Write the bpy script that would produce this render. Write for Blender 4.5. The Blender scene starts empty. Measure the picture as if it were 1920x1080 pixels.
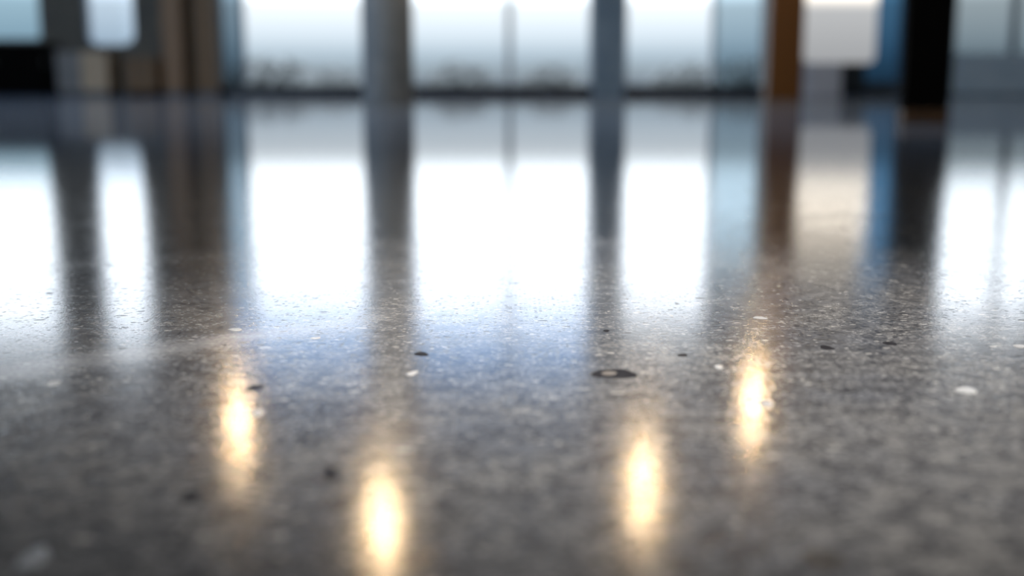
import bpy, bmesh, math, random
from mathutils import Vector, noise
R = random.Random(7)
sc = bpy.context.scene
col = sc.collection

# ---------------------------------------------------------------- camera constants
F = 2135.0                     # focal length in pixels of the 1920 px frame
TH = math.atan(380.0 / F)      # camera pitched down so the eye level falls at pixel row 160
H = 0.15                       # camera height
CEIL = 4.5
D = 17.8                       # distance of the window wall

def wx(px, Y=D, z=0.5):        # metres across for a pixel column at depth Y
    return (px - 960.0) / F * (Y * math.cos(TH) + (H - z) * math.sin(TH))
def wz(py, Y=D):               # height for a pixel row at depth Y
    return H + Y * math.tan(math.atan((540.0 - py) / F) - TH)
def fl(px, py):                # floor point under a pixel
    a = TH + math.atan((py - 540.0) / F)
    Y = H / math.tan(a)
    return (px - 960.0) / F * (Y * math.cos(TH) + H * math.sin(TH)), Y

# ---------------------------------------------------------------- materials
def lin(c):
    c = c / 255.0
    return c / 12.92 if c <= 0.04045 else ((c + 0.055) / 1.055) ** 2.4
def rgb(r, g, b): return (lin(r), lin(g), lin(b), 1.0)

def new_mat(name):
    m = bpy.data.materials.new(name); m.use_nodes = True
    nt = m.node_tree; nt.nodes.clear()
    out = nt.nodes.new('ShaderNodeOutputMaterial')
    return m, nt, out
def principled(name, c1, c2, rough=0.6, scale=6.0, bump=0.02, stretch=None, metal=0.0, emis=None, estr=0.0):
    m, nt, out = new_mat(name)
    N, L = nt.nodes, nt.links
    p = N.new('ShaderNodeBsdfPrincipled')
    tc = N.new('ShaderNodeTexCoord'); mp = N.new('ShaderNodeMapping')
    if stretch: mp.inputs['Scale'].default_value = stretch
    L.new(tc.outputs['Object'], mp.inputs['Vector'])
    n = N.new('ShaderNodeTexNoise'); n.inputs['Scale'].default_value = scale; n.inputs['Detail'].default_value = 6
    L.new(mp.outputs['Vector'], n.inputs['Vector'])
    r = N.new('ShaderNodeValToRGB')
    r.color_ramp.elements[0].position = 0.35; r.color_ramp.elements[0].color = c1
    r.color_ramp.elements[1].position = 0.68; r.color_ramp.elements[1].color = c2
    L.new(n.outputs['Fac'], r.inputs['Fac'])
    L.new(r.outputs['Color'], p.inputs['Base Color'])
    p.inputs['Roughness'].default_value = rough; p.inputs['Metallic'].default_value = metal
    b = N.new('ShaderNodeBump'); b.inputs['Strength'].default_value = bump; b.inputs['Distance'].default_value = 0.02
    L.new(n.outputs['Fac'], b.inputs['Height']); L.new(b.outputs['Normal'], p.inputs['Normal'])
    if emis:
        p.inputs['Emission Color'].default_value = emis; p.inputs['Emission Strength'].default_value = estr
    L.new(p.outputs['BSDF'], out.inputs['Surface'])
    return m
def glass(name, tint, refl=0.05, haze=None, hz=0.0):
    m, nt, out = new_mat(name); N, L = nt.nodes, nt.links
    t = N.new('ShaderNodeBsdfTransparent'); t.inputs['Color'].default_value = tint
    g = N.new('ShaderNodeBsdfGlossy'); g.inputs['Roughness'].default_value = 0.05
    fr = N.new('ShaderNodeLayerWeight'); fr.inputs['Blend'].default_value = 0.15
    mul = N.new('ShaderNodeMath'); mul.operation = 'MULTIPLY'; mul.inputs[1].default_value = 0.6
    L.new(fr.outputs['Fresnel'], mul.inputs[0])
    mx = N.new('ShaderNodeMixShader'); L.new(mul.outputs[0], mx.inputs['Fac'])
    L.new(t.outputs[0], mx.inputs[1]); L.new(g.outputs[0], mx.inputs[2])
    last = mx
    if haze:                                     # frosting: soft translucent body
        d = N.new('ShaderNodeBsdfTranslucent'); d.inputs['Color'].default_value = haze
        m2 = N.new('ShaderNodeMixShader'); m2.inputs['Fac'].default_value = hz
        L.new(mx.outputs[0], m2.inputs[1]); L.new(d.outputs[0], m2.inputs[2]); last = m2
    L.new(last.outputs[0], out.inputs['Surface'])
    return m

def floor_material():
    m, nt, out = new_mat('polished_concrete'); N, L = nt.nodes, nt.links
    tc = N.new('ShaderNodeTexCoord'); co = tc.outputs['Object']
    def math_(op, a, b=None, clamp=False):
        n = N.new('ShaderNodeMath'); n.operation = op; n.use_clamp = clamp
        for i, v in enumerate((a, b)):
            if v is None: continue
            if isinstance(v, (int, float)): n.inputs[i].default_value = v
            else: L.new(v, n.inputs[i])
        return n.outputs[0]
    def rng(v, a, b, c=0.0, d=1.0, smooth=True):
        n = N.new('ShaderNodeMapRange'); n.interpolation_type = 'SMOOTHSTEP' if smooth else 'LINEAR'
        L.new(v, n.inputs['Value'])
        for k, x in zip(('From Min', 'From Max', 'To Min', 'To Max'), (a, b, c, d)): n.inputs[k].default_value = x
        return n.outputs['Result']
    def noi(scale, detail=4, rough=0.55, vec=None):
        n = N.new('ShaderNodeTexNoise'); n.inputs['Scale'].default_value = scale
        n.inputs['Detail'].default_value = detail; n.inputs['Roughness'].default_value = rough
        L.new(vec or co, n.inputs['Vector']); return n.outputs['Fac']
    def mix(fac, a, b, blend='MIX'):
        n = N.new('ShaderNodeMix'); n.data_type = 'RGBA'; n.blend_type = blend
        if isinstance(fac, (int, float)): n.inputs['Factor'].default_value = fac
        else: L.new(fac, n.inputs['Factor'])
        for k, v in (('A', a), ('B', b)):
            s = [i for i in n.inputs if i.name == k and i.type == 'RGBA'][0]
            if isinstance(v, tuple): s.default_value = v
            else: L.new(v, s)
        return [o for o in n.outputs if o.type == 'RGBA'][0]
    cloud = noi(9, 5, 0.6); blotch = noi(75, 3, 0.55); fine = noi(330, 3, 0.65); grit = noi(900, 2, 0.6)
    base = mix(rng(cloud, 0.35, 0.65), rgb(92, 94, 100), rgb(122, 120, 118))
    base = mix(rng(blotch, 0.36, 0.62), mix(0.85, base, rgb(50, 51, 56)), base)
    base = mix(rng(fine, 0.38, 0.66), mix(0.42, base, rgb(40, 41, 46)), mix(0.15, base, rgb(205, 202, 196)))
    base = mix(math_('MULTIPLY', rng(grit, 0.56, 0.7), 0.4), base, rgb(30, 30, 34))
    # aggregate: three sizes of stone chips, dark and light, scattered at random
    def chips(scale, keep_d, keep_l, lo, hi, seed):
        wob = N.new('ShaderNodeMapping'); wob.inputs['Location'].default_value = (seed, seed * .7, 0)
        wob.inputs['Scale'].default_value = (0.72, 1.15, 1)
        L.new(co, wob.inputs['Vector'])
        jit = N.new('ShaderNodeTexNoise'); jit.inputs['Scale'].default_value = scale * 1.6
        L.new(co, jit.inputs['Vector'])
        add = N.new('ShaderNodeVectorMath'); add.operation = 'MULTIPLY_ADD'
        L.new(jit.outputs['Color'], add.inputs[0]); s = 0.55 / scale
        add.inputs[1].default_value = (s, s, 0); L.new(wob.outputs[0], add.inputs[2])
        v = N.new('ShaderNodeTexVoronoi'); v.inputs['Scale'].default_value = scale
        v.voronoi_dimensions = '2D'
        L.new(add.outputs[0], v.inputs['Vector'])
        sep = N.new('ShaderNodeSeparateColor'); L.new(v.outputs['Color'], sep.inputs[0])
        body = rng(v.outputs['Distance'], lo, hi, 1, 0)
        dk = math_('MULTIPLY', body, math_('LESS_THAN', sep.outputs[0], keep_d))
        lt = math_('MULTIPLY', body, math_('GREATER_THAN', sep.outputs[0], 1 - keep_l))
        return dk, lt
    holes = None
    for sc_, kd, kl, lo, hi, sd in ((85, .022, .012, .14, .28, 3.1), (190, .05, .03, .2, .36, 8.7), (420, .14, .03, .24, .45, 1.3)):
        dk, lt = chips(sc_, kd, kl, lo, hi, sd)
        base = mix(math_('MULTIPLY', dk, .85), base, rgb(24, 25, 29))
        base = mix(math_('MULTIPLY', lt, .45), base, rgb(206, 203, 196))
        holes = dk if holes is None else math_('MAXIMUM', holes, dk)
    # pale soft arcs in the slab surface
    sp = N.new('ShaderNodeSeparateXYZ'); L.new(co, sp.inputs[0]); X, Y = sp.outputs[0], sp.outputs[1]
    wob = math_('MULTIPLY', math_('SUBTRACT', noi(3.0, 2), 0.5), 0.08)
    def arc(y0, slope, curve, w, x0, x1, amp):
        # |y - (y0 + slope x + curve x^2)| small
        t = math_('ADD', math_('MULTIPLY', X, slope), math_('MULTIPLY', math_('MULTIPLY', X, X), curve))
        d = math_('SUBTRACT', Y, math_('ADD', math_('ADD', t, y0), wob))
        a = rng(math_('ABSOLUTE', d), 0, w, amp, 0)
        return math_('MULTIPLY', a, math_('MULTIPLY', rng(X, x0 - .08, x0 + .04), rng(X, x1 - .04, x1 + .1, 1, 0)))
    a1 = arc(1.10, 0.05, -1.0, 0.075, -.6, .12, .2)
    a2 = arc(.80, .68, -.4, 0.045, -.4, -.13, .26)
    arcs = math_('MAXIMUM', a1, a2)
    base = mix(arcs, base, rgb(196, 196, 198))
    p = N.new('ShaderNodeBsdfPrincipled')
    L.new(base, p.inputs['Base Color'])
    p.inputs['IOR'].default_value = 1.55
    rv = math_('ADD', math_('MULTIPLY', rng(noi(14, 4, .6), .3, .7), .03), 0.115)
    rv = math_('ADD', rv, math_('MULTIPLY', arcs, .06))
    rv = math_('ADD', rv, math_('MULTIPLY', holes, .12))
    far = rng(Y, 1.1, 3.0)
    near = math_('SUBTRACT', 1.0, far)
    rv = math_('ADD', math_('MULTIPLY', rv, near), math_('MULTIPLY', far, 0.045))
    L.new(rv, p.inputs['Roughness'])
    bs = math_('ADD', math_('MULTIPLY', near, .97), .03)
    b1 = N.new('ShaderNodeBump'); b1.inputs['Strength'].default_value = 1.0; b1.inputs['Distance'].default_value = 0.000026
    hh = math_('ADD', math_('MULTIPLY', noi(620, 2, .5), .8), math_('MULTIPLY', noi(1400, 2, .5), .45))
    hh = math_('SUBTRACT', hh, math_('MULTIPLY', holes, .8))
    L.new(hh, b1.inputs['Height']); L.new(bs, b1.inputs['Strength'])
    L.new(b1.outputs['Normal'], p.inputs['Normal'])
    # blue matte layer painted in further off to dim and tint the reflections
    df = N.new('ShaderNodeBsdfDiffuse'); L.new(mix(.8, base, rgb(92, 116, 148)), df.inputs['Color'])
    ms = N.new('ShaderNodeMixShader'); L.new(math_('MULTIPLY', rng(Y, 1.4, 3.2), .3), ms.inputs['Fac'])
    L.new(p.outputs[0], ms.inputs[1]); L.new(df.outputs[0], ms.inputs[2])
    L.new(ms.outputs[0], out.inputs['Surface'])
    return m

M = {}
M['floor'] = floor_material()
M['ceiling'] = principled('ceiling_paint', rgb(96, 95, 94), rgb(112, 110, 107), .9, 3)
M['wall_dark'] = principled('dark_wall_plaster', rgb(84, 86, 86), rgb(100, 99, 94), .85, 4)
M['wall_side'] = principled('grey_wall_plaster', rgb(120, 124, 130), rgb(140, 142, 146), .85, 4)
M['pier'] = principled('slate_pier', rgb(112, 136, 156), rgb(132, 154, 172), .6, 5)
M['column'] = principled('cast_concrete', rgb(110, 118, 126), rgb(128, 134, 140), .7, 7, .05)
M['collar'] = principled('dark_collar', rgb(70, 72, 76), rgb(84, 86, 90), .5, 7)
M['rail'] = principled('black_rail', rgb(10, 14, 18), rgb(18, 24, 30), .45, 10, metal=.2)
M['frame'] = principled('pale_window_frame', rgb(188, 200, 206), rgb(208, 216, 220), .4, 10)
M['frame_dark'] = principled('slate_window_frame', rgb(72, 84, 96), rgb(90, 102, 114), .4, 10)
M['wood'] = principled('brown_timber', rgb(118, 88, 54), rgb(136, 102, 66), .5, 9, .05, (8, 8, .6))
M['wood_dark'] = principled('dark_brown_timber', rgb(100, 76, 46), rgb(116, 88, 54), .55, 9, .05, (8, 8, .6))
M['wood_amber'] = principled('amber_timber', rgb(72, 42, 1), rgb(88, 54, 3), .45, 9, .05, (8, 8, .6))
M['black'] = principled('black_lacquer', rgb(3, 3, 4), rgb(6, 6, 7), .9, 8)
M['black'].node_tree.nodes['Principled BSDF'].inputs['Specular IOR Level'].default_value = .1
M['taupe'] = principled('taupe_stone', rgb(176, 162, 142), rgb(196, 180, 160), .7, 8)
M['grey_panel'] = principled('grey_laminate', rgb(205, 208, 218), rgb(222, 224, 232), .5, 6)
M['charcoal'] = principled('charcoal_laminate', rgb(30, 38, 44), rgb(42, 50, 56), .5, 6)
M['orange_wood'] = principled('orange_wood_base', rgb(72, 52, 34), rgb(88, 64, 42), .5, 9, .05, (3, 3, 3))
M['metal'] = principled('brushed_metal', rgb(150, 152, 156), rgb(180, 182, 186), .35, 40, metal=.9)
M['spandrel'] = principled('blue_grey_spandrel', rgb(184, 208, 226), rgb(200, 220, 236), .4, 4)
M['glass'] = glass('clear_glass', (.96, .98, 1, 1))
M['glass_blue'] = glass('blue_tint_glass', (.32, .52, .72, 1))
M['glass_smoke'] = glass('smoke_tint_glass', (.60, .68, .73, 1))
M['glass_pale'] = glass('pale_tint_glass', (.55, .66, .72, 1))
M['glass_pale2'] = glass('light_tint_glass', (.70, .76, .82, 1))
M['glass_grey'] = glass('grey_tint_glass', (.52, .56, .58, 1))
M['glass_cool'] = glass('cool_tint_glass', (.40, .47, .52, 1))
M['glass_cool2'] = glass('dim_upper_glass', (.14, .17, .20, 1))
M['glass_door'] = glass('deep_blue_door_glass', (.20, .32, .42, 1))
M['dark_stone'] = principled('dark_aggregate', rgb(22, 22, 26), rgb(38, 37, 40), .6, 300, .1)
M['dark_stone'].node_tree.nodes['Principled BSDF'].inputs['Specular IOR Level'].default_value = .06
M['dim_stone'] = principled('dim_aggregate', rgb(44, 43, 44), rgb(66, 64, 62), .3, 300, .1)
M['dull_stone'] = principled('dull_pale_aggregate', rgb(112, 114, 118), rgb(140, 140, 142), .3, 300, .1)
M['mid_stone'] = principled('brown_grey_aggregate', rgb(92, 86, 80), rgb(122, 114, 106), .5, 300, .1)
M['pale_stone'] = principled('pale_aggregate', rgb(150, 149, 148), rgb(184, 182, 178), .2, 300, .1)
M['paving'] = principled('terrace_paving', rgb(150, 152, 154), rgb(176, 177, 178), .9, 2)
M['leaf'] = principled('hazy_foliage', rgb(132, 132, 126), rgb(156, 154, 146), .9, 3)
M['bark'] = principled('hazy_bark', rgb(96, 92, 88), rgb(120, 114, 108), .9, 6)

def emissive(name, c, s):
    m, nt, out = new_mat(name); N, L = nt.nodes, nt.links
    e = N.new('ShaderNodeEmission'); e.inputs['Strength'].default_value = s
    n = N.new('ShaderNodeTexNoise'); n.inputs['Scale'].default_value = 4
    r = N.new('ShaderNodeValToRGB'); r.color_ramp.elements[0].color = tuple(x * .96 for x in c[:3]) + (1,)
    r.color_ramp.elements[1].color = c
    L.new(n.outputs['Fac'], r.inputs['Fac']); L.new(r.outputs['Color'], e.inputs['Color'])
    L.new(e.outputs[0], out.inputs['Surface']); return m
M['lamp'] = emissive('warm_lamp', (1, .70, .38, 1), 480)
def glow_panel_material():  # light on the panel put into emission, brighter and warmer upward
    m, nt, out = new_mat('painted_glow'); N, L = nt.nodes, nt.links
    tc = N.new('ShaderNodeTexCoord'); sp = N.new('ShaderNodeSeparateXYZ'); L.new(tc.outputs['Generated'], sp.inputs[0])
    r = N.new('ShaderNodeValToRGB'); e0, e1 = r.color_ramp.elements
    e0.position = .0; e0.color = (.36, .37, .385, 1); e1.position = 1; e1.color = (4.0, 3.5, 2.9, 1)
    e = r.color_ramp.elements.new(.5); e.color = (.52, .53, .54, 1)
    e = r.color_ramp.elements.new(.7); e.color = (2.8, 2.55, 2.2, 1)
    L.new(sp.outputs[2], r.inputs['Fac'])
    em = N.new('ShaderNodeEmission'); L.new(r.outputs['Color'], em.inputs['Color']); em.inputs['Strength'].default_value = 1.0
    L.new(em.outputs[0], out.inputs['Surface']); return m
M['glow_panel'] = glow_panel_material()

# ---------------------------------------------------------------- mesh helpers
def box(bm, x0, x1, y0, y1, z0, z1, bev=0.0):
    r = bmesh.ops.create_cube(bm, size=1)
    vs = r['verts']
    for v in vs:
        v.co = Vector(((x0 + x1) / 2 + v.co.x * (x1 - x0), (y0 + y1) / 2 + v.co.y * (y1 - y0), (z0 + z1) / 2 + v.co.z * (z1 - z0)))
    if bev:
        es = list({e for v in vs for e in v.link_edges})
        bmesh.ops.bevel(bm, geom=es, offset=bev, segments=2, affect='EDGES', profile=.6)
def lathe(bm, prof, seg=48, cx=0, cy=0):
    rings = []
    for r, z in prof:
        if r <= 1e-6: rings.append([bm.verts.new((cx, cy, z))])
        else: rings.append([bm.verts.new((cx + r * math.cos(2 * math.pi * i / seg), cy + r * math.sin(2 * math.pi * i / seg), z)) for i in range(seg)])
    for a, b in zip(rings, rings[1:]):
        for i in range(seg):
            j = (i + 1) % seg
            if len(a) == 1 and len(b) == 1: continue
            if len(a) == 1: bm.faces.new((a[0], b[i], b[j]))
            elif len(b) == 1: bm.faces.new((a[i], a[j], b[0]))
            else: bm.faces.new((a[i], a[j], b[j], b[i]))
def prism(bm, pts, y0, y1):    # outline in x,z extruded along y
    a = [bm.verts.new((x, y0, z)) for x, z in pts]; b = [bm.verts.new((x, y1, z)) for x, z in pts]
    bm.faces.new(a); bm.faces.new(b[::-1])
    for i in range(len(pts)):
        j = (i + 1) % len(pts); bm.faces.new((a[j], a[i], b[i], b[j]))
def obj(name, bm, mat, parent=None, smooth=False, origin=None):
    bmesh.ops.recalc_face_normals(bm, faces=bm.faces[:])
    me = bpy.data.meshes.new(name); 
    o = bpy.data.objects.new(name, me); col.objects.link(o)
    if origin is not None:
        bmesh.ops.translate(bm, verts=bm.verts[:], vec=-Vector(origin)); o.location = origin
    bm.to_mesh(me); bm.free(); me.materials.append(mat)
    if smooth:
        for p in me.polygons: p.use_smooth = True
    if parent: o.parent = parent
    return o
def boxo(name, dims, mat, parent=None, bev=0.0, origin=None):
    bm = bmesh.new(); box(bm, *dims, bev=bev); return obj(name, bm, mat, parent, origin=origin)
def tag(o, label, cat, group=None, kind=None):
    if label: o['label'] = label
    if cat: o['category'] = cat
    if group: o['group'] = group
    if kind: o['kind'] = kind
    return o
def struct(o, label=None, cat=None): return tag(o, label, cat, kind='structure')
def thing(name, label, cat, loc, group=None):
    o = bpy.data.objects.new(name, None); o.location = loc; col.objects.link(o); o.empty_display_size = .1
    return tag(o, label, cat, group)
def child_box(name, t, dims, mat, bev=0.0, parent=None):   # dims in world coordinates
    x, y, z = t.location
    bm = bmesh.new(); box(bm, dims[0] - x, dims[1] - x, dims[2] - y, dims[3] - y, dims[4] - z, dims[5] - z, bev)
    return obj(name, bm, mat, parent or t)

# ---------------------------------------------------------------- room shell
XL, XR, YB = -9.6, 9.6, -4.0
T = 0.3
bm = bmesh.new()
vs = [bm.verts.new(c) for c in ((XL, YB, 0), (XR, YB, 0), (XR, D + T, 0), (XL, D + T, 0))]
bm.faces.new(vs)
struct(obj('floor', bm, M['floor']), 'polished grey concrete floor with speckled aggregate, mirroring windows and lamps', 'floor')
struct(boxo('ceiling', (XL, XR, YB, D + T, CEIL, CEIL + .2), M['ceiling']), 'dark grey ceiling above the warm pendant lamps', 'ceiling')
struct(boxo('wall_left', (XL - .2, XL, YB, D + T, 0, CEIL), M['wall_side']), 'plain grey side wall on the left', 'wall')
struct(boxo('wall_right', (XR, XR + .2, YB, D + T, 0, CEIL), M['wall_side']), 'plain grey side wall on the right', 'wall')
struct(boxo('wall_rear', (XL, XR, YB - .2, YB, 0, CEIL), M['wall_side']), 'plain grey wall behind the camera', 'wall')

HEAD = 3.52                    # top of the main window band
P = dict(A0=XL + .4, A1=wx(82), B0=wx(162), B1=wx(256), C0=wx(412), Cm=wx(455), C1=wx(690),
         D0=wx(765), Dm=wx(955), D1=wx(1110), E0=wx(1170), Em=wx(1338), E1=wx(1432),
         G0=wx(1622), G1=wx(1694), K0=wx(1786), K1=wx(1926) + .5)
SILL_A, SILL_B = wz(76), wz(86)
bm = bmesh.new()
def wall(x0, x1, z0=0, z1=CEIL): box(bm, x0, x1, D, D + T, z0, z1)
wall(XL, P['A0']); wall(P['A0'], P['A1'], 0, SILL_A); wall(P['A0'], P['A1'], 3.9, CEIL)
wall(P['A1'], P['B0']); wall(P['B0'], P['B1'], 0, SILL_B); wall(P['B0'], P['B1'], 3.9, CEIL)
wall(P['B1'], P['C0']); wall(P['C0'], P['E1'], 4.42, CEIL)
wall(P['E1'], P['G0']); wall(P['G0'], P['G1'], 2.9, CEIL); wall(P['G1'], P['K0']); wall(P['K0'], P['K1'], HEAD, CEIL)
wall(P['K1'], XR)
struct(obj('wall_front', bm, M['wall_dark']), 'dark far wall around the bright windows', 'wall')
# band above bay E
struct(boxo('trim_1', (P['E0'], P['E1'], D, D + T, HEAD, 4.42), M['wall_dark']), 'dark band above the windows right of the slate pier', 'trim')
# piers of the window wall
struct(boxo('trim_2', (P['D1'], P['E0'], D - .12, D + T, 0, 4.42), M['pier'], bev=.01), 'slate grey flat pier between the middle windows', 'pier')
struct(boxo('trim_3', (P['C1'], P['D0'], D, D + T, 0, 4.42), M['pier'], bev=.01), 'grey pier behind the round concrete column', 'pier')

def window(n, x0, x1, z0, z1, mulls, panes, label, fm, rail=0.0, transom=None, rounded=0.0, fw=.045, blue=None):
    w = thing('window_%d' % n, label, 'window', ((x0 + x1) / 2, D + .1, z0)); w['kind'] = 'structure'
    cx, cz = (x0 + x1) / 2, z0
    b = bmesh.new()
    def fb(a, c, e, g): box(b, a - cx, c - cx, -.05, .05, e - cz, g - cz, .004)
    fb(x0, x0 + fw, z0, z1); fb(x1 - fw, x1, z0, z1); fb(x0, x1, z1 - fw, z1)
    if not rail: fb(x0, x1, z0, z0 + fw * .6)
    if transom: fb(x0, x1, transom - fw / 2, transom + fw / 2)
    if rounded:
        for s, xc in ((1, x0), (-1, x1)):
            pts = [(xc - cx, 0)] + [(xc - cx + s * rounded * (1 - math.sin(t)), rounded * (1 - math.cos(t))) for t in [i * math.pi / 20 for i in range(11)]]
            prism(b, pts, -.05, .05)
    obj('window_frame', b, fm, w)
    for mx, mw in mulls:
        boxo('mullion', (mx - mw / 2 - cx, mx + mw / 2 - cx, -.05, .05, (rail or .02), z1 - cz - .01), fm, w, .004)
    if rail:
        boxo('bottom_rail', (x0 - cx, x1 - cx, -.09, .07, 0, rail), M['rail'], w, .005)
    edges = [x0] + [m[0] for m in mulls] + [x1]
    for i, (a, c) in enumerate(zip(edges, edges[1:])):
        zb = z0 + (rail or .02)
        for zt, gm in (panes[i] if isinstance(panes[i], list) else [((transom or z1) - .01, panes[i])]):
            boxo('pane', (a - cx + .01, c - cx - .01, -.006, .006, zb - cz, zt - cz), gm, w); zb = zt
        if transom: boxo('upper_pane', (a - cx + .01, c - cx - .01, -.006, .006, transom - cz + .01, z1 - cz - .01), M['glass_blue'], w)
    return w
RAIL = wz(159.5)
window(1, P['A0'], P['A1'], SILL_A, 3.9, [], [[(1.56, M['glass_pale']), (3.89, M['glass'])]], 'pale window at the far left above the black cabinet', M['frame_dark'], rounded=.16)
window(2, P['B0'], P['B1'], SILL_B, 3.9, [], [[(1.56, M['glass_pale2']), (3.89, M['glass'])]], 'narrow pale window with rounded lower corners', M['frame_dark'], rounded=.27, fw=.03)
window(3, P['C0'], P['C1'], 0, 4.42, [(P['Cm'], .05)], [M['glass_cool'], M['glass']], 'bright floor-length window left of the round column', M['frame_dark'], rail=RAIL, transom=HEAD)
window(4, P['D0'], P['D1'], 0, 4.42, [(P['Dm'], .09)], [M['glass']] * 2, 'bright floor-length window pair right of the round column', M['frame'], rail=RAIL, transom=HEAD)
window(5, P['E0'], P['E1'], 0, HEAD, [(P['Em'], .07)], [M['glass'], [(2.45, M['glass_smoke']), (HEAD - .01, M['glass_cool2'])]], 'floor-length window between slate pier and amber post', M['frame'], rail=RAIL)
window(6, P['K0'], P['K1'], 0, HEAD, [(wx(1902), .09)], [[(1.56, M['glass_grey']), (HEAD - .01, M['glass'])]] * 2, 'tall window at the far right over a blue grey panel', M['frame_dark'])
struct(boxo('trim_4', (P['K0'] + .03, P['K1'] - .03, D + .01, D + .04, .02, wz(100)), M['spandrel']), 'blue grey panel below the far right window', 'panel')
# blue glass door
dr = thing('door_1', 'narrow blue tinted glass door', 'door', ((P['G0'] + P['G1']) / 2, D + .12, 0)); dr['kind'] = 'structure'
hw = (P['G1'] - P['G0']) / 2
b = bmesh.new()
box(b, -hw, -hw + .03, -.05, .05, 0, 2.9); box(b, hw - .03, hw, -.05, .05, 0, 2.9); box(b, -hw, hw, -.05, .05, 2.86, 2.9)
obj('door_frame', b, M['frame_dark'], dr)
boxo('pane', (-hw + .03, hw - .03, -.006, .006, 0.2, 2.86), M['glass_door'], dr)
boxo('kick_panel', (-hw + .03, hw - .03, -.04, .03, 0.0, .2), M['frame_dark'], dr, .004)
b = bmesh.new(); box(b, -hw + .06, -hw + .08, -.07, -.05, .8, 1.2, .004); box(b, -hw + .06, -hw + .08, -.05, -.004, .84, .86); box(b, -hw + .06, -hw + .08, -.05, -.004, 1.14, 1.16)
obj('door_handle', b, M['metal'], dr)

# ---------------------------------------------------------------- columns and posts
YC = 9.3
t = thing('concrete_column', 'thick round grey concrete column in front of the windows', 'column', (wx(726, YC), YC, 0))
b = bmesh.new(); lathe(b, [(0, .0), (.200, .0), (.205, .004), (.205, 4.38), (0, 4.38)], 64); obj('shaft', b, M['column'], t, True)
b = bmesh.new(); lathe(b, [(.207, 4.30), (.235, 4.32), (.24, 4.36), (.24, 4.498), (0, 4.498)], 64); obj('capital', b, M['collar'], t)
YA = 12.2
t = thing('timber_post', 'amber brown timber post right of the floor-length windows', 'post', (wx(1469, YA), YA, 0))
hw = (wx(1502, YA) - wx(1437, YA)) / 2
child_box('shaft', t, (t.location.x - hw, t.location.x + hw, YA - .12, YA + .12, .0, 4.42), M['wood_amber'], .012)
child_box('top_plate', t, (t.location.x - hw - .03, t.location.x + hw + .03, YA - .15, YA + .15, 4.42, 4.498), M['collar'], .006)
YK = 4.6
t = thing('black_post', 'black flat post on an orange brown wooden base', 'post', (wx(1744, YK), YK, 0))
hw = (wx(1787, YK) - wx(1701, YK)) / 2
child_box('shaft', t, (t.location.x - hw, t.location.x + hw, YK - .03, YK + .03, .055, 4.498), M['black'], .006)
child_box('wooden_base', t, (t.location.x - hw * .98, t.location.x + hw * 1.0, YK - .035, YK + .035, 0, .055), M['orange_wood'], .004)

YP = D - .2
for p0, p1, mt, lb in ((309, 347, 'wood', 'mid brown timber post left of the narrow dark gap on the far wall'), (370, 409, 'wood_dark', 'dark brown timber post beside the bright window left edge')):
    a, c = wx(p0, YP), wx(p1, YP)
    t = thing('timber_post', lb, 'post', ((a + c) / 2, YP, 0), 'timber posts on the far wall')
    child_box('shaft', t, (a, c, YP - .1, YP + .19, .06, 4.498), M[mt], .01)
    child_box('foot', t, (a + .01, c - .01, YP - .09, YP + .18, 0, .06), M['collar'], .004)

# ---------------------------------------------------------------- furniture along the far wall
def cabinet(name, px0, px1, ytop, Y0, depth, mat, mat2, label, cat, ndoors=2):
    a, c, zt = wx(px0, Y0), wx(px1, Y0), wz(ytop, Y0)
    t = thing(name, label, cat, ((a + c) / 2, Y0 + depth / 2, 0))
    child_box('plinth', t, (a + .02, c - .02, Y0 + .04, Y0 + depth - .02, 0, .06), M['black'])
    child_box('carcass', t, (a, c, Y0 + .02, Y0 + depth, .06, zt - .03), mat, .004)
    child_box('top', t, (a - .01, c + .01, Y0 - .01, Y0 + depth, zt - .03, zt), mat2, .005)
    w = (c - a) / ndoors
    for i in range(ndoors):
        d = child_box('door', t, (a + i * w + .006, a + (i + 1) * w - .006, Y0, Y0 + .02, .07, zt - .04), mat2, .003)
        hx = a + i * w + (w - .05 if i % 2 == 0 else .04)
        child_box('handle', t, (hx, hx + .012, Y0 - .025, Y0 - .001, zt * .55, zt * .55 + .14), M['collar'], .003, parent=d)
    return t
cabinet('low_cabinet', -70, 88, 80, D - .55, .5, M['black'], M['black'], 'long black low cabinet under the far left window', 'cabinet', 3)
cabinet('wooden_cabinet', 234, 290, 108, D - .5, .45, M['wood_dark'], M['wood_dark'], 'brown wooden cabinet below and right of the narrow window', 'cabinet', 2)
a, c = wx(104, D - .4), wx(200, D - .4); zt = wz(92, D - .4)
t = thing('stone_pedestal', 'taupe stone pedestal standing under the narrow window', 'pedestal', ((a + c) / 2, D - .2, 0))
child_box('base', t, (a + .02, c - .02, D - .38, D - .03, 0, .07), M['collar'], .004)
child_box('body', t, (a, (a + c) / 2 - .01, D - .39, D - .02, .07, zt - .04), M['wall_side'], .01)
child_box('side_body', t, ((a + c) / 2 - .01, c, D - .4, D - .02, .07, zt - .04), M['taupe'], .01)
child_box('cap', t, (a - .01, c + .01, D - .41, D - .02, zt - .04, zt), M['wall_dark'], .008)
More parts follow.
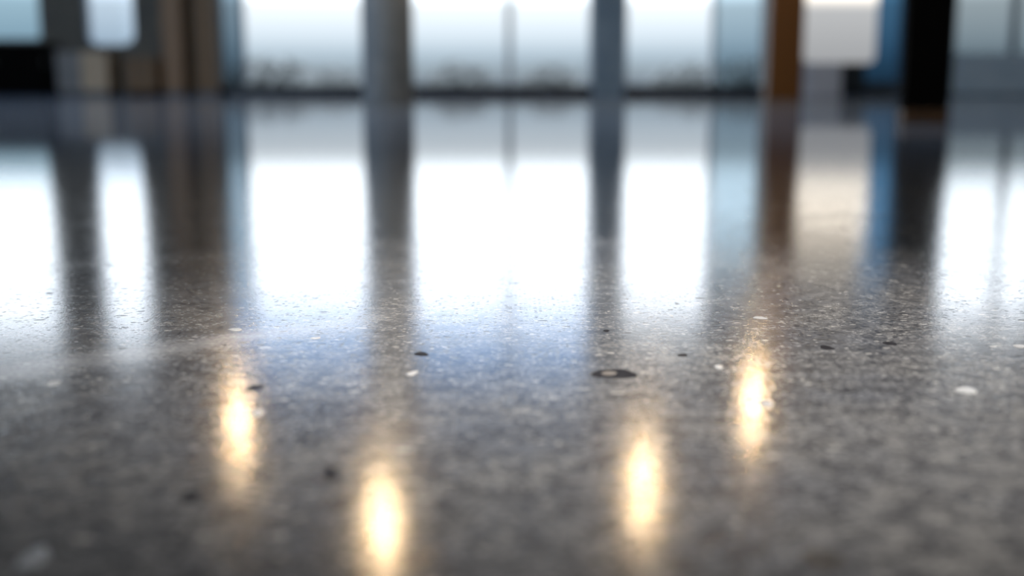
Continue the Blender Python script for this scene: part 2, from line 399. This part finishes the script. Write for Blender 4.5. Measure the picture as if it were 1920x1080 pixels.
# white display on a grey stand, its lit look put into emission
Yd = D - .45
a, c = wx(1508, Yd), wx(1640, Yd)
t = thing('display_stand', 'white display panel with painted glow on a grey pedestal beside the blue door', 'display', ((a + c) / 2, Yd, 0))
child_box('pedestal', t, (a + .06, wx(1580, Yd), Yd, Yd + .3, 0, wz(118, Yd)), M['grey_panel'], .01)
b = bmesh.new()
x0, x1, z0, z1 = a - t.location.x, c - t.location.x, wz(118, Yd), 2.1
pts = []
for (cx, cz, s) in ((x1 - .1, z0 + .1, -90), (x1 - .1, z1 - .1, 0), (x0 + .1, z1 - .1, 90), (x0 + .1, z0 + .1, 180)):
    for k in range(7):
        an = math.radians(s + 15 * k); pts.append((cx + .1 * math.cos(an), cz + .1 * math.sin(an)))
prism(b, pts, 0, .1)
obj('display_panel', b, M['glow_panel'], t)
child_box('back_board', t, (a + .05, c - .05, Yd + .1, Yd + .2, z0 + .05, z1 - .05), M['charcoal'], .005)
cabinet('charcoal_box', 1590, 1624, 119, Yd + .02, .3, M['charcoal'], M['charcoal'], 'small charcoal cabinet under the white display panel', 'cabinet', 1)

# ---------------------------------------------------------------- pendant lamps seen in the floor
LZ = 3.1
def ceil_spot(px, py):
    a = TH + math.atan((py - 540.0) / F)
    Y = (LZ + H) / math.tan(a)
    return (px - 960.0) / F * (Y * math.cos(TH) + (H + LZ) * math.sin(TH)), Y
proto = None
labels = ['warm pendant lamp mirrored left of centre, next to the blue window reflection',
          'warm pendant lamp mirrored lowest, at the bottom edge left of centre',
          'warm pendant lamp mirrored low right of centre, below the dark oval stone',
          'warm pendant lamp mirrored furthest right, under the amber post']
def dup(root, loc, label):
    r = root.copy(); col.objects.link(r); r.location = loc; r['label'] = label
    for ch in list(root.children):
        k = ch.copy(); col.objects.link(k); k.parent = r
    return r
for (px, py), lb in zip(((447, 800), (718, 985), (1205, 915), (1412, 758)), labels):
    x, y = ceil_spot(px, py); z = LZ
    if proto is None:
        proto = thing('pendant_lamp', lb, 'lamp', (x, y, z), 'warm pendant lamps hanging over the hall')
        b = bmesh.new(); lathe(b, [(0, CEIL - LZ - .03), (.05, CEIL - LZ - .028), (.055, CEIL - LZ - .001), (0, CEIL - LZ - .001)], 32)
        obj('ceiling_cap', b, M['collar'], proto, True)
        b = bmesh.new(); lathe(b, [(.004, .08), (.004, CEIL - LZ - .028)], 10); obj('cord', b, M['collar'], proto)
        b = bmesh.new(); lathe(b, [(.086, .0), (.084, .02), (.06, .055), (.022, .075), (.018, .10), (0, .102)], 48)
        lathe(b, [(.086, .0), (.08, .004), (.078, .018)], 48)
        obj('lamp_shade', b, M['collar'], proto, True)
        b = bmesh.new(); lathe(b, [(.078, .012), (.074, .002), (.04, -.008), (0, -.012)], 48)
        obj('lens', b, M['lamp'], proto, True)
    else: dup(proto, (x, y, z), lb)

# ---------------------------------------------------------------- single stones set in the floor
def stone(px, py, w, hpx, mat, name, label, rot=0.0, seed=0):
    x, y = fl(px, py)
    dist = math.hypot(y, H); rx = w / F * dist / 2
    gr = H / dist
    ry = max(hpx / F * dist / gr / 2, .0006)
    b = bmesh.new(); n = 40
    top, mid = [], []
    rr = random.Random(seed)
    ph = [rr.uniform(0, 6.28) for _ in range(4)]
    for i in range(n):
        t = 2 * math.pi * i / n
        q = 1 + .12 * math.sin(2 * t + ph[0]) + .08 * math.sin(3 * t + ph[1]) + .05 * math.sin(5 * t + ph[2])
        mid.append(b.verts.new((rx * q * math.cos(t), ry * q * math.sin(t), 0)))
        top.append(b.verts.new((rx * q * .9 * math.cos(t), ry * q * .9 * math.sin(t), .00015)))
    for i in range(n):
        j = (i + 1) % n; b.faces.new((mid[i], mid[j], top[j], top[i]))
    b.faces.new(top)
    o = obj(name, b, mat, None, False); o.location = (x, y, 0.00003); o.rotation_euler.z = rot
    return tag(o, label, 'stone', 'single stones in the floor')
D_, P_ = M['dark_stone'], M['pale_stone']
big = stone(1152, 701, 76, 20, D_, 'dark_stone', 'largest dark oval stone with a paler brown left end', -.12, 3)
x, y = fl(1136, 701)
b = bmesh.new(); n = 32
c0 = []
for i in range(n):
    tt = 2 * math.pi * i / n
    c0.append(b.verts.new((.0040 * math.cos(tt) * (1 + .1 * math.sin(2 * tt)), .0042 * math.sin(tt), .00004)))
b.faces.new(c0)
inner = obj('pale_core', b, M['mid_stone'], big); inner.location = (-.0028, .0003, .00015); inner['label'] = 'brown grey core of the dark stone'
for i, (px, py, w, h, dk, lb) in enumerate((
    (1550, 652, 26, 8, 1, 'small black stone right of centre, left of its twin near the far right'),
    (1668, 644, 24, 7, 1, 'small black stone furthest right in the sharp band'),
    (790, 664, 26, 8, 1, 'small dark stone below the round column reflection'),
    (1137, 620, 10, 4, 1, 'tiny black stone above the dark oval stone'),
    (1280, 666, 18, 5, 1, 'dark stone right of and above the dark oval stone'),
    (478, 727, 30, 9, 1, 'blurred dark stone just right of the left lamp reflection'),
    (1425, 596, 24, 5, 0, 'pale flake straight above the right lamp reflection'),
    (442, 618, 24, 5, 0, 'pale flake above the left lamp reflection'),
    (592, 634, 16, 5, 0, 'small pale flake in the blue window reflection'),
    (100, 719, 26, 9, 0, 'pale stone at the far left of the sharp band'),
    (773, 700, 18, 9, 0, 'pale stone below the column reflection'),
    (1812, 732, 36, 14, 0, 'large pale stone toward the right edge'),
    (1912, 649, 24, 6, 0, 'pale flake at the right edge in the sharp band'),
    (484, 774, 22, 12, 0, 'pale stone touching the left lamp reflection'),
    (1438, 757, 26, 12, 0, 'pale stone touching the right lamp reflection'),
    (1348, 688, 14, 8, 0, 'small pale stone just left of the right lamp reflection'),
    (356, 931, 34, 22, 1, 'blurred dark stone low on the left'),
    (620, 888, 30, 20, 1, 'blurred dark stone between the two left lamp reflections'),
    (1545, 1050, 80, 44, 2, 'large blurred dark patch of stone at the bottom right'),
    (62, 1048, 50, 40, 3, 'large blurred pale stone in the bottom left corner'))):
    stone(px, py, w, h, (P_, D_, M['dim_stone'], M['dull_stone'])[dk], 'dark_stone' if dk in (1, 2) else 'pale_stone', lb, R.uniform(-.3, .3), i + 10)

# ---------------------------------------------------------------- outside
bm = bmesh.new()
vs = [bm.verts.new(q) for q in ((-60, D + T, -.02), (60, D + T, -.02), (60, 90, -.02), (-60, 90, -.02))]; bm.faces.new(vs)
struct(obj('ground', bm, M['paving']), 'pale paved terrace outside the windows', 'ground')
def shrub(px, ytop, Y, wpx, label, seed):
    cx = wx(px, Y); ht = wz(ytop, Y); rw = wpx / F * Y / 2
    t = thing('garden_shrub', label, 'shrub', (cx, Y, -.02), 'shrubs outside the windows')
    rr = random.Random(seed); b = bmesh.new()
    for _ in range(int(520)):
        while True:
            u = Vector((rr.uniform(-1, 1), rr.uniform(-1, 1), rr.uniform(-1, 1)))
            if .35 < u.length < 1: break
        k = 1 + .3 * noise.noise(u * 2 + Vector((seed, 0, 0)))
        c = Vector((u.x * rw * k, u.y * rw * .7 * k, max(.05, ht * .5 * (1 - .35 * abs(u.x)) + u.z * ht * .5 * k)))
        n = Vector((rr.gauss(0, 1), rr.gauss(0, 1), rr.gauss(0, 1))).normalized()
        a = n.orthogonal().normalized(); s = n.cross(a); L = rw * .11
        q = [c + a * L * 1.4, c + s * L * .6, c - a * L * 1.4, c - s * L * .6]
        b.faces.new([b.verts.new(v) for v in q])
    obj('foliage', b, M['leaf'], t)
    b = bmesh.new(); lathe(b, [(.09, 0), (.07, ht * .3), (.03, ht * .7), (0, ht * .75)], 10)
    for k in range(5):
        an = k * 1.3; base = Vector((0, 0, ht * (.2 + .08 * k))); tip = base + Vector((math.cos(an) * rw * .6, math.sin(an) * rw * .4, ht * .25))
        d = (tip - base).normalized(); o1 = d.orthogonal().normalized() * .025; o2 = d.cross(o1)
        r1 = [b.verts.new(base + o1 * math.cos(q) + o2 * math.sin(q)) for q in (0, 2.1, 4.2)]
        tv = b.verts.new(tip)
        for i in range(3): b.faces.new((r1[i], r1[(i + 1) % 3], tv))
    obj('stem', b, M['bark'], t)
for i, a in enumerate(((505, 106, 36, 190, 'broad hazy shrub outside the left floor-length window'),
                       (628, 122, 34, 110, 'low hazy shrub outside, just left of the round column'),
                       (862, 112, 34, 130, 'hazy shrub outside, left half of the window pair'),
                       (1030, 118, 34, 120, 'hazy shrub outside, right half of the window pair'),
                       (1300, 116, 36, 150, 'hazy shrub outside behind the thin mullion right of the slate pier'),
                       (1400, 104, 40, 120, 'hazy shrub outside left of the amber post'))):
    shrub(*a, seed=i * 5 + 2)

# ---------------------------------------------------------------- world: bright overcast sky, brighter with height
w = bpy.data.worlds.new('sky'); sc.world = w; w.use_nodes = True
nt = w.node_tree; nt.nodes.clear(); N, L = nt.nodes, nt.links
out = N.new('ShaderNodeOutputWorld'); bg = N.new('ShaderNodeBackground')
tc = N.new('ShaderNodeTexCoord'); sp = N.new('ShaderNodeSeparateXYZ'); L.new(tc.outputs['Generated'], sp.inputs[0])
mr = N.new('ShaderNodeMapRange'); mr.inputs['From Min'].default_value = 0; mr.inputs['From Max'].default_value = .25
L.new(sp.outputs[2], mr.inputs['Value'])
r = N.new('ShaderNodeValToRGB'); cr = r.color_ramp
S = 6.0
stops = [(0, (.22, .26, .30)), (.05, (.34, .40, .44)), (.10, (.50, .60, .67)), (.16, (.78, .87, .93)), (.27, (1.12, 1.17, 1.19)),
         (.325, (3.0, 3.15, 3.25)), (.6, (4.2, 4.4, 4.6)), (.8, (3.6, 3.9, 4.3)), (1.0, (2.2, 2.6, 3.2))]
while len(cr.elements) < len(stops): cr.elements.new(.5)
for e, (p_, c_) in zip(cr.elements, stops): e.position = p_
for e, (p_, c_) in zip(cr.elements, stops): e.color = tuple(v / S for v in c_) + (1,)
L.new(mr.outputs[0], r.inputs['Fac']); L.new(r.outputs['Color'], bg.inputs['Color']); bg.inputs['Strength'].default_value = S
L.new(bg.outputs[0], out.inputs['Surface'])

# ---------------------------------------------------------------- added fill lamps, out of view
def area(name, loc, target, size, energy, color, sy=None):
    l = bpy.data.lights.new(name, 'AREA'); l.energy = energy; l.color = color; l.size = size
    l.shape = 'RECTANGLE'; l.size_y = sy or size
    o = bpy.data.objects.new(name, l); col.objects.link(o); o.location = loc
    o.rotation_euler = (Vector(target) - Vector(loc)).to_track_quat('-Z', 'Y').to_euler()
    return o
area('fill_warm', (3.0, -.5, 4.2), (1.0, .6, 0), 1.6, 42, (1, .80, .58))  # unseen fill added to warm the right side of the floor
area('fill_cool', (-2.5, .5, 4.2), (-.2, .8, 0), 1.6, 28, (.66, .82, 1))  # unseen fill added to cool the left side of the floor
l = bpy.data.lights.new('floor_fill_spot', 'SPOT'); l.energy = 1650; l.color = (1, .96, .92); l.spot_size = math.radians(12); l.spot_blend = 1; l.shadow_soft_size = .05  # unseen narrow spot added to brighten the middle of the floor
o = bpy.data.objects.new('floor_fill_spot', l); col.objects.link(o); o.location = (.3, -.6, 4.2)
o.rotation_euler = (Vector((.10, .70, 0)) - o.location).to_track_quat('-Z', 'Y').to_euler()
area('hall_fill', (0, 4.0, 4.3), (0, 14, 1), 5.0, 240, (1, .93, .84), 2)  # unseen fill added to brighten the far wall and columns
area('side_fill_cool', (-9.3, 6.5, 2.2), (0, 12, 1.2), 4.0, 600, (.62, .8, 1), 3)  # added cool fill from the left, no window stands there

# ---------------------------------------------------------------- camera and look
cam = bpy.data.cameras.new('camera'); co = bpy.data.objects.new('camera', cam); col.objects.link(co)
co.location = (0, 0, H); co.rotation_euler = (math.pi / 2 - TH, 0, 0)
cam.sensor_width = 36; cam.lens = F / 1920 * 36; cam.clip_start = .01; cam.clip_end = 300
cam.dof.use_dof = True
fx, fy = fl(960, 598)
cam.dof.focus_distance = fy * math.cos(TH) + H * math.sin(TH)
cam.dof.aperture_fstop = 3.2
sc.camera = co
sc.view_settings.view_transform = 'Standard'
sc.view_settings.look = 'None'
sc.cycles.sample_clamp_indirect = 30
sc.cycles.max_bounces = 8
sc.cycles.transparent_max_bounces = 12
sc.cycles.caustics_reflective = True
